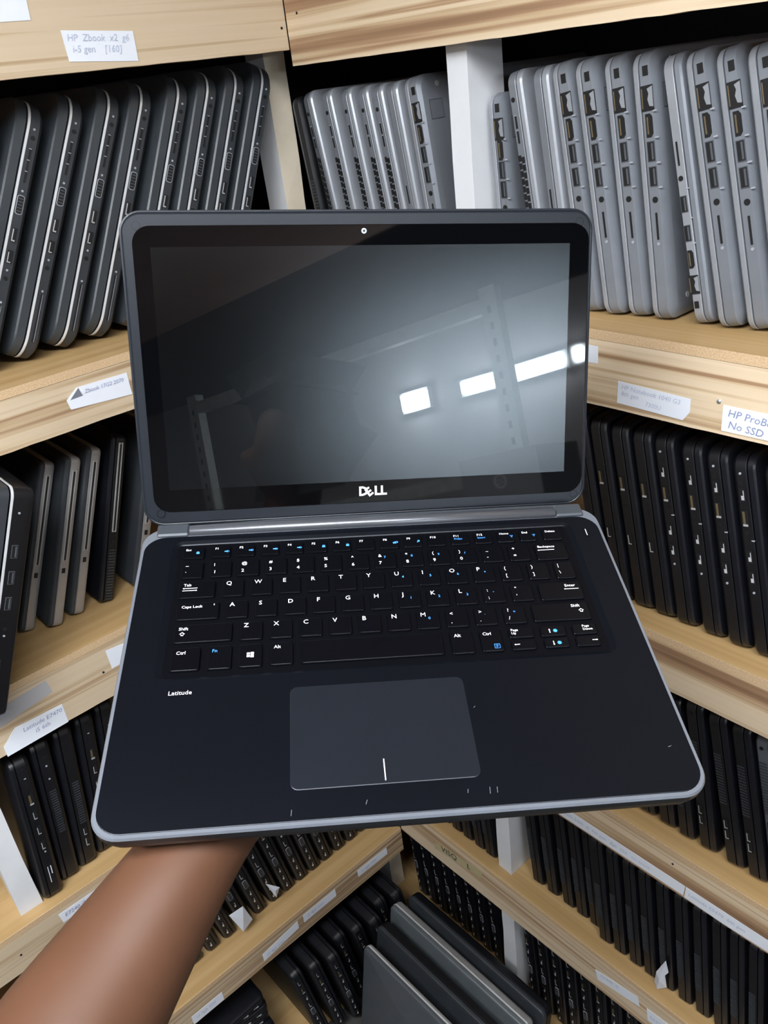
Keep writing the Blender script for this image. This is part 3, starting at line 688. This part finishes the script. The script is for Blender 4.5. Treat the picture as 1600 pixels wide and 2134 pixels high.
# function row
F = [('Esc', 30.2, 45.2, 'lock')] + [(f'F{i}', 50.5 + 17.0 * (i - 1), 63.3 + 17.0 * (i - 1), k) for i, k in zip(range(1, 13), ['mute', 'vol', 'vol', 'mic', 'num', 'scr', None, 'disp', 'find', None, 'PrtScr', 'Insert'])] + [('Home', 254.1, 266.5, 'wifi'), ('End', 270.5, 282.5, 'sleep'), ('Delete', 287.7, 301.3, None)]
for nm, x0, x1, ic in F:
    legs = [(nm, 2.0, -4.0, 2.9 if len(nm) < 4 else 2.7, 1, LB)]
    def ex(b, x0, x1, yt, yb, z, ic=ic):
        cx, cy = x0 + .0105, yt - .0062
        if ic in ('PrtScr', 'Insert'): b.text(ic, .0024, (x0 + .0022, yt - .0068, z), (1, 0, 0), (0, 1, 0), 2, .01)
        elif ic in ('mute', 'vol', 'mic'):
            quad(b, cx - .0018, cx - .0006, cy - .0005, cy + .0005, z, 2); b.add([(cx - .0006, cy - .0005, z), (cx + .0006, cy - .0011, z), (cx + .0006, cy + .0011, z), (cx - .0006, cy + .0005, z)], [(0, 1, 2, 3)], 2)
            quad(b, cx + .001, cx + .0014, cy - .0007, cy + .0007, z, 2)
        elif ic in ('lock', 'num', 'scr'):
            quad(b, cx - .0011, cx + .0011, cy - .0011, cy + .0005, z, 2); quad(b, cx - .0008, cx + .0008, cy + .0009, cy + .0012, z, 2); quad(b, cx - .0008, cx - .0004, cy + .0005, cy + .0009, z, 2); quad(b, cx + .0004, cx + .0008, cy + .0005, cy + .0009, z, 2)
        elif ic == 'disp':
            quad(b, cx - .0016, cx + .0008, cy - .0011, cy + .0004, z, 2); quad(b, cx - .0004, cx + .002, cy + .0006, cy + .001, z, 2); quad(b, cx + .0012, cx + .002, cy - .0006, cy + .0006, z, 2)
        elif ic == 'find':
            b.add([(cx + .0009 * math.cos(t), cy + .0003 + .0009 * math.sin(t), z) for t in [k * math.pi / 5 for k in range(10)]], [tuple(range(10))], 2); quad(b, cx - .0013, cx - .0006, cy - .0012, cy - .0006, z, 2)
        elif ic in ('wifi', 'sleep'):
            quad(b, cx - .0012, cx + .0012, cy + .0005, cy + .0009, z, 2); quad(b, cx - .0007, cx + .0007, cy - .0003, cy + .0001, z, 2); quad(b, cx - .0003, cx + .0003, cy - .0012, cy - .0006, z, 2)
    key(x0, x1, -22.0, -33.6, legs, ex)
# number row
NUM = [('~', '`', None), ('!', '1', None), ('@', '2', None), ('#', '3', None), ('$', '4', None), ('%', '5', None), ('^', '6', None), ('&', '7', '7'), ('*', '8', '8'), ('(', '9', '9'), (')', '0', '/'), ('_', '-', None), ('+', '=', None)]
for i, (a, c, bl) in enumerate(NUM):
    x0 = 30.5 if i == 0 else 49.8 + 19.03 * (i - 1)
    legs = [(a, 2.8, -5.2, 3.9, 1, LB), (c, 2.8, -12.2, 4.1, 1, LB)] + ([blue_dot(bl)] if bl else [])
    key(x0, x0 + 15.0, -37.2, -53.0, legs)
key(278.6, 301.0, -37.2, -53.6, [('Backspace', 2.0, -4.6, 3.0, 1, LB)], lambda b, x0, x1, yt, yb, z: arrow(b, x0 + .0135, yt - .0070, z, .0120, 180))
# letter rows
def letters(s, x0, yt, yb, blues):
    for i, ch in enumerate(s):
        x = x0 + 19.03 * i; legs = [(ch, 2.6, -5.0, 4.9, 1, LB)]
        if ch in blues: legs.append(blue_dot(blues[ch], 7.6, -7.6))
        key(x, x + 14.6, yt, yb, legs)
def tab_ex(b, x0, x1, yt, yb, z):
    arrow(b, x0 + .0125, yt - .0063, z, .0098, 180); arrow(b, x0 + .0027, yt - .0084, z, .0098, 0); 
key(30.5, 54.8, -56.3, -71.6, [('Tab', 3.2, -4.4, 3.4, 1, LB)], tab_ex)
letters('QWERTYUIOP', 59.4, -56.3, -71.8, dict(U='4', I='5', O='6', P='*'))
for k, (a, c) in enumerate((('{', '['), ('}', ']'))): key(249.8 + 19.03 * k, 264.4 + 19.03 * k, -56.3, -71.9, [(a, 2.8, -5.2, 3.9, 1, LB), (c, 2.8, -12.0, 3.9, 1, LB)])
key(287.8, 301.3, -56.3, -72.3, [('|', 2.4, -5.2, 3.9, 1, LB), ('\\', 2.4, -11.8, 3.9, 1, LB)])
key(30.8, 58.5, -76.0, -90.8, [('Caps Lock', 3.2, -4.6, 3.2, 1, LB)], lambda b, x0, x1, yt, yb, z: quad(b, x1 - .0036, x1 - .0030, yt - .0032, yt - .0020, z, 1))
letters('ASDFGHJKL', 62.8, -76.0, -91.2, dict(J='1', K='2', L='3'))
key(234.1, 248.7, -76.0, -91.0, [(':', 2.8, -5.2, 3.9, 1, LB), (';', 2.8, -11.8, 3.9, 1, LB), blue_dot('-')])
key(253.2, 267.8, -76.0, -91.0, [('"', 2.8, -5.2, 3.9, 1, LB), ("'", 2.8, -12.0, 3.9, 1, LB)])
key(272.4, 301.7, -76.0, -91.7, [('Enter', 18.0, -4.8, 3.3, 1, LB)], lambda b, x0, x1, yt, yb, z: arrow(b, x0 + .0270, yt - .0069, z, .0100, 180))
def shift_arrow(b, x, y, z):
    o = [(0, .0017), (.0019, 0), (.0009, 0), (.0009, -.0014), (-.0009, -.0014), (-.0009, 0), (-.0019, 0)]; n = len(o)
    b.add([(x + p, y + q, z) for p, q in o] + [(x + p * .6, y + q * .6 , z) for p, q in o], [(i, (i + 1) % n, n + (i + 1) % n, n + i) for i in range(n)], 1)
key(31.0, 68.0, -95.0, -110.0, [('Shift', 3.0, -4.6, 3.4, 1, LB)], lambda b, x0, x1, yt, yb, z: shift_arrow(b, x0 + .0055, yt - .0078, z))
letters('ZXCVBNM', 72.7, -95.0, -110.5, dict(M='0'))
for k, (a, c, bl) in enumerate((('<', ',', None), ('>', '.', '.'), ('?', '/', '+'))):
    key(206.0 + 19.03 * k, 220.4 + 19.03 * k, -95.0, -110.3, [(a, 2.8, -5.2, 3.9, 1, LB), (c, 2.8, -12.0, 3.9, 1, LB)] + ([blue_dot(bl)] if bl else []))
key(263.4, 301.5, -95.0, -110.0, [('Shift', 26.5, -4.4, 3.4, 1, LB)], lambda b, x0, x1, yt, yb, z: shift_arrow(b, x0 + .0325, yt - .0076, z))
# bottom row
key(31.0, 49.2, -114.0, -132.2, [('Ctrl', 3.2, -5.4, 3.6, 1, LB)])
key(53.7, 68.6, -114.0, -132.4, [('Fn', 2.6, -5.2, 3.6, 2, .004)])
def win(b, x0, x1, yt, yb, z):
    cx, cy = (x0 + x1) / 2, (yt + yb) / 2 + .0002
    for sx, sy in ((-1, 1), (1, 1), (-1, -1), (1, -1)):
        a, c = (.0002, .0023) if sx > 0 else (-.0021, -.0002); d, e = (.0002, .0021) if sy > 0 else (-.0021, -.0002)
        if sx < 0: e2, d2 = (e * .85, d) if sy > 0 else (e, d * .85)
        else: e2, d2 = e, d
        quad(b, cx + a, cx + c, cy + d2, cy + e2, z, 1)
key(72.8, 87.4, -114.0, -132.2, (), win)
key(92.1, 106.5, -114.0, -132.0, [('Alt', 2.6, -5.0, 3.6, 1, LB)])
key(111.5, 201.1, -114.0, -132.0)
key(206.2, 220.5, -114.0, -132.4, [('Alt', 2.6, -5.0, 3.6, 1, LB)])
def menu(b, x0, x1, yt, yb, z):
    X, Y, s, w = x0 + .0098, yt - .0142, .0018, .0003
    for q in ((X - s, X + s, Y + s - w, Y + s), (X - s, X + s, Y - s, Y - s + w), (X - s, X - s + w, Y - s, Y + s), (X + s - w, X + s, Y - s, Y + s), (X - .0008, X + .0008, Y - .0002, Y + .0001), (X - .0008, X + .0008, Y + .0006, Y + .0009), (X - .0008, X + .0002, Y - .001, Y - .0007)): quad(b, *q, z, 2)
key(225.2, 239.1, -114.0, -132.0, [('Ctrl', 2.0, -5.0, 3.4, 1, LB)], menu)
def sun(dx): return lambda b, x0, x1, yt, yb, z: (arrow(b, x0 + .0058, yt - (.0062 if dx > 0 else .0030), z, .0034, 90 if dx > 0 else -90), b.add([(x0 + .0095 + .0016 * math.cos(t) * (1 if k % 2 else .7), yt - .0046 + .0016 * math.sin(t) * (1 if k % 2 else .7), z) for k, t in enumerate([q * math.pi / 8 for q in range(16)])], [tuple(range(16))], 2))
key(244.3, 260.6, -114.0, -122.4, [('Page', 1.5, -3.0, 2.6, 1, LB), ('Up', 1.5, -5.6, 2.6, 1, LB)])
key(244.3, 260.0, -124.0, -132.2, (), lambda b, x0, x1, yt, yb, z: arrow(b, x0 + .0052, yt - .0040, z, .0036, 180))
key(265.0, 281.4, -114.0, -122.6, (), sun(1)); key(265.4, 281.3, -124.0, -132.0, (), sun(-1))
key(285.9, 301.8, -114.0, -122.5, [('Page', 6.6, -3.0, 2.6, 1, LB), ('Down', 6.6, -5.6, 2.6, 1, LB)])
key(285.9, 301.6, -124.0, -132.2, (), lambda b, x0, x1, yt, yb, z: arrow(b, x0 + .0105, yt - .0040, z, .0036, 0))
# hinge
b = MB(); b.bbox(.0090, .3240, -.0094, .0060, -.0065, -.0004, .0008)
for x0, x1 in ((.0100, .0326), (.3024, .3230)): b.bbox(x0, x1, -.0094, .0030, -.002, .0024, .0012)
b.build('hinge_cover', M['cap'], lap)
b = MB(); b.tube([(.0330, -.0046, .0002), (.0335, -.0046, .0002), (.3015, -.0046, .0002), (.302, -.0046, .0002)], [.0040, .0046, .0046, .0040], 20); b.build('hinge_barrel', M['barrel'], lap)
# lid
RM = Matrix(((0.99812756, 0.01036858, 0.06028162), (0.04822719, 0.47279006, -0.87985436), (-0.03762339, 0.8811141, 0.47140474)))
lid = None
LH = .2183
b = MB()
lr = lambda i, z, r=.0150: ring(i, BW - i, i, LH - i, r - i, z, 8)
b.loft([lr(.006, -.0062), lr(.0015, -.0052), lr(0, -.0036), lr(0, -.0026), lr(.0008, -.0022), lr(.0008, -.0016), lr(.0004, -.0010), lr(.0006, -.0003), lr(.0016, .0), lr(.0022, -.0003), lr(.0026, .0004), lr(.0032, .0007)])
lid = b.build('lid_frame', M['lidframe'], lap)
lid.matrix_local = Matrix.Translation((.00034, 0, .0022)) @ RM.to_4x4()
GX0, GX1, GY0, GY1 = .0084, .3296, .0104, .2080
b = MB(); b.loft([ring(GX0, GX1, GY0, GY1, .012, .0007), ring(GX0, GX1, GY0, GY1, .012, .0009), ring(GX0 + .0003, GX1 - .0003, GY0 + .0003, GY1 - .0003, .0118, .0011)]); b.build('screen_glass', M['glass'], lid)
MB().box(.0200, .3152, .0268, .1940, .0009, .00116).build('display_panel', M['lcd'], lid)
b = MB(); b.tube([(.1657, .2036, .0011), (.1657, .2036, .0013)], .0019, 16, 1, False); b.tube([(.1657, .2036, .0013), (.1657, .2036, .0014)], .0008, 12, 0, False); b.build('webcam', [M['hole'], M['mark']], lid)
b = MB()
lx, ly, z = .1566, .0160, .0013
b.text('D', .0094, (lx, ly, z), (1, 0, 0), (0, 1, 0), 0, .035); c, s = math.cos(R(36)), math.sin(R(36))
b.text('E', .0088, (lx + .0076, ly - .0012, z), (c, s, 0), (-s, c, 0), 0, .035); b.text('LL', .0094, (lx + .0117, ly, z), (1, 0, 0), (0, 1, 0), 0, .035)
b.build('logo', M['legend'], lid)
for x, y in ((.0118, .2080), (.0128, .0098), (.3232, .0088), (.3222, .2088)):
    b = MB(); b.loft([[(x + .0026 * math.cos(t), y + .0026 * math.sin(t), zz) for t in [k * math.pi / 10 for k in range(20)]] for zz in (.0006, .0010)], 0)
    b.loft([[(x + q * math.cos(t), y + q * math.sin(t), .00095) for t in [k * math.pi / 10 for k in range(20)]] for q in (.0026, .0030)], 1, False, False); b.build('screw_cover', [M['lidframe'], M['tray']], lid)

# ------------------------------------------------------------------ the person holding it
def skin(name, verts, edges, m, parent=None, root=0, levels=2):
    me = bpy.data.meshes.new(name); me.from_pydata([v[0] for v in verts], edges, []); me.materials.append(m)
    o = bpy.data.objects.new(name, me); COL.objects.link(o)
    md = o.modifiers.new('skin', 'SKIN'); md.use_smooth_shade = True; md.branch_smoothing = .4
    for i, v in enumerate(verts):
        r = v[1]; sv = me.skin_vertices[0].data[i]; sv.radius = r if isinstance(r, tuple) else (r, r); sv.use_root = (i == root)
    ss = o.modifiers.new('sub', 'SUBSURF'); ss.levels = levels; ss.render_levels = levels
    if parent: o.parent = parent
    return o
W2 = lambda x, y, z: tuple(L4 @ Vector((x, y, z)))
V = []; E_ = []
def jv(p, r, par=None):
    V.append((p, r)); i = len(V) - 1
    if par is not None: E_.append((par, i))
    return i
hip = jv((1.33, -1.00, .95), .13)
waist = jv((1.315, -.985, 1.13), .115, hip); chest = jv((1.30, -.965, 1.30), .125, waist); neckb = jv((1.29, -.925, 1.42), .068, chest)
neck = jv((1.285, -.90, 1.465), .054, neckb); jaw = jv((1.262, -.895, 1.52), .064, neck); head = jv((1.275, -.875, 1.59), .082, jaw); crown = jv((1.285, -.87, 1.645), .066, head)
nose = jv((1.232, -.972, 1.565), .012, jaw)
lsh = jv((1.13, -1.06, 1.36), .060, chest); lup = jv((.90, -.94, 1.325), .052, lsh)
rsh = jv((1.42, -.84, 1.37), .060, chest); rel = jv((1.52, -.84, 1.12), .045, rsh); rwr = jv((1.50, -.70, .94), .030, rel); rha = jv((1.49, -.66, .88), .026, rwr)
elb = jv((.6716, -.785, 1.3176), .047, lup)
f1 = jv((.6465, -.7282, 1.2793), .0445, elb); f2 = jv((.6301, -.6886, 1.2859), .0450, f1); f3 = jv((.6175, -.6486, 1.2981), .0378, f2); f4 = jv((.6099, -.6111, 1.3150), .0325, f3)
wr = jv(W2(.056, -.2080, -.0475), .0290, f4)
hb = jv(W2(.074, -.182, -.0385), (.033, .022), wr); pm = jv(W2(.096, -.150, -.0330), (.040, .0155), hb); kn = jv(W2(.118, -.118, -.0315), (.042, .0125), pm)
for (kx, ky), (d1, d2, d3) in (((.094, -.094), ((-.004, .030), (-.005, .022), (-.004, .018))), ((.114, -.088), ((.010, .034), (.008, .025), (.006, .020))), ((.132, -.094), ((.018, .030), (.014, .024), (.010, .019))), ((.147, -.108), ((.024, .020), (.018, .017), (.013, .013)))):
    a = jv(W2(kx, ky, -.0270), .0098, kn); b_ = jv(W2(kx + d1[0], ky + d1[1], -.0275), .0088, a)
    c_ = jv(W2(kx + d1[0] + d2[0], ky + d1[1] + d2[1], -.0252), .0082, b_); jv(W2(kx + d1[0] + d2[0] + d3[0], ky + d1[1] + d2[1] + d3[1], -.0240), .0072, c_)
t1 = jv(W2(.056, -.150, -.0330), .0125, hb); t2 = jv(W2(.042, -.118, -.0290), .0105, t1); jv(W2(.034, -.092, -.0262), .0088, t2)
person = skin('person', V, E_, M['skin'])
tag(person, 'person reaching in with one bare brown forearm, holding the open laptop from below', 'person')
S = [((1.33, -1.00, .93), .145), ((1.315, -.985, 1.13), .132), ((1.30, -.965, 1.30), .143), ((1.29, -.925, 1.425), .088), ((1.13, -1.06, 1.36), .075), ((.95, -.966, 1.332), .068), ((1.42, -.84, 1.37), .075), ((1.48, -.84, 1.22), .062)]
skin('shirt', S, [(0, 1), (1, 2), (2, 3), (2, 4), (4, 5), (2, 6), (6, 7)], M['cloth'], person)
skin('trousers', [((1.33, -1.00, .93), .15), ((1.27, -1.08, .82), .095), ((1.28, -1.09, .45), .07), ((1.29, -1.10, .06), .055), ((1.41, -.94, .82), .095), ((1.41, -.95, .45), .07), ((1.41, -.96, .06), .055)], [(0, 1), (1, 2), (2, 3), (0, 4), (4, 5), (5, 6)], M['cloth'], person)
skin('hair', [((1.283, -.870, 1.605), .098), ((1.290, -.866, 1.650), .086), ((1.31, -.87, 1.555), .070)], [(0, 1), (0, 2)], M['hair'], person)

# ------------------------------------------------------------------ behind the photographer (seen mirrored in the screen)
rk = tag(empty('steel_rack', (2.55, -1.5, 0)), 'white steel storage rack mirrored in the laptop screen', 'rack')
A, Bq = Vector((2.68, -2.16, 0)), Vector((2.37, -.786, 0)); d = (Bq - A).normalized(); nrm = Vector((d.y, -d.x, 0))
def rbox(name, p, along, depth, z0, z1, m, par, org, slots=False):
    b = MB(); vs = []
    for z in (z0, z1):
        for u, w in ((-along / 2, 0), (along / 2, 0), (along / 2, depth), (-along / 2, depth)):
            q = p + d * u + nrm * w - org; vs.append((q.x, q.y, z))
    b.add(vs, [(3, 2, 1, 0), (4, 5, 6, 7), (0, 1, 5, 4), (1, 2, 6, 5), (2, 3, 7, 6), (3, 0, 4, 7)], 0)
    if slots:
        k = 0; z = z0 + .05
        while z < z1 - .03:
            q = p + nrm * (-.0015) - org; e = d * .006
            b.add([(q - e)[:2] + (z,), (q + e)[:2] + (z,), (q + e)[:2] + (z + .022,), (q - e)[:2] + (z + .022,)], [(0, 1, 2, 3)], 1); z += .05
    return b.build(name, [m, M['silver_dk']], par)
O = rk.location.copy()
for p in (A, Bq): rbox('upright', p, .055, .04, 0, 2.03, M['steel'], rk, O, True)
for z in (1.955, 1.45, .95, .45): rbox('beam', (A + Bq) / 2 + nrm * .002, (Bq - A).length - .055, .035, z, z + .045, M['steel'], rk, O)
def wallpt(t, off): return WB + WD * t - WN * off
def strip(name, t0, t1, z0, z1, m, label, cat, hz=.035):
    t = tag(empty(name, wallpt((t0 + t1) / 2, 0)), label, cat); b = MB(); c = MB(); o = t.location
    for bm, off0, off1, g in ((b, .001, .03, .012), (c, .031, .05, 0)):
        vs = []
        for off in (off0, off1):
            for u, z, s in ((t0 - g, z0, -1), (t1 + g, z1, -1), (t1 + g, z1, 1), (t0 - g, z0, 1)):
                q = wallpt(u, off) - o; vs.append((q.x, q.y, z + s * (hz / 2 + g)))
        bm.add(vs, [(3, 2, 1, 0), (4, 5, 6, 7), (0, 1, 5, 4), (1, 2, 6, 5), (2, 3, 7, 6), (3, 0, 4, 7)])
    b.build('lamp_housing', M['white'], t); c.build('lamp_diffuser', m, t); return t
strip('strip_lamp', .225, .40, 1.850, 1.852, M['lamp_wall'], 'short bright strip lamp mirrored in the screen left of the long one', 'lamp', .042)
strip('strip_lamp', .450, .645, 1.853, 1.860, M['lamp_wall'], 'long bright strip lamp mirrored at the right of the screen', 'lamp', .042)
strip('square_lamp', -.055, .055, 1.853, 1.855, M['lamp_spot'], 'bright square lamp mirrored in the middle of the screen', 'lamp', .062)
strip('round_lamp', .694, .722, 1.863, 1.863, M['lamp_spot'], 'small bright lamp mirrored in the right screen border', 'lamp', .04)
bx = tag(empty('storage_cabinet', (2.09, -.76, 0)), 'narrow pale cabinet with a round emblem mirrored at the lower right of the screen', 'cabinet')
b = MB(); p = Vector((2.09, -.76, 0)); vs = []
for z in (0, 1.52):
    for u, w in ((-.12, 0), (.12, 0), (.12, .25), (-.12, .25)):
        q = p + d * u + nrm * w - bx.location; vs.append((q.x, q.y, z))
b.add(vs, [(3, 2, 1, 0), (4, 5, 6, 7), (0, 1, 5, 4), (1, 2, 6, 5), (2, 3, 7, 6), (3, 0, 4, 7)]); b.build('cabinet_body', M['wall'], bx)
b = MB(); up = Vector((0, 0, 1)); e = p - nrm * .0015 - bx.location + Vector((0, 0, 1.445))
b.loft([[e + (d * math.cos(t) + up * math.sin(t)) * q for t in [k * math.pi / 12 for k in range(24)]] for q in (.014, .020)], 0, False, False)
for q in (-.005, .004): b.add([e + d * x + up * (y + q) for x, y in ((-.010, -.004), (.010, .001), (.010, .004), (-.010, -.001))], [(0, 1, 2, 3)])
b.build('emblem', M['white'], bx)
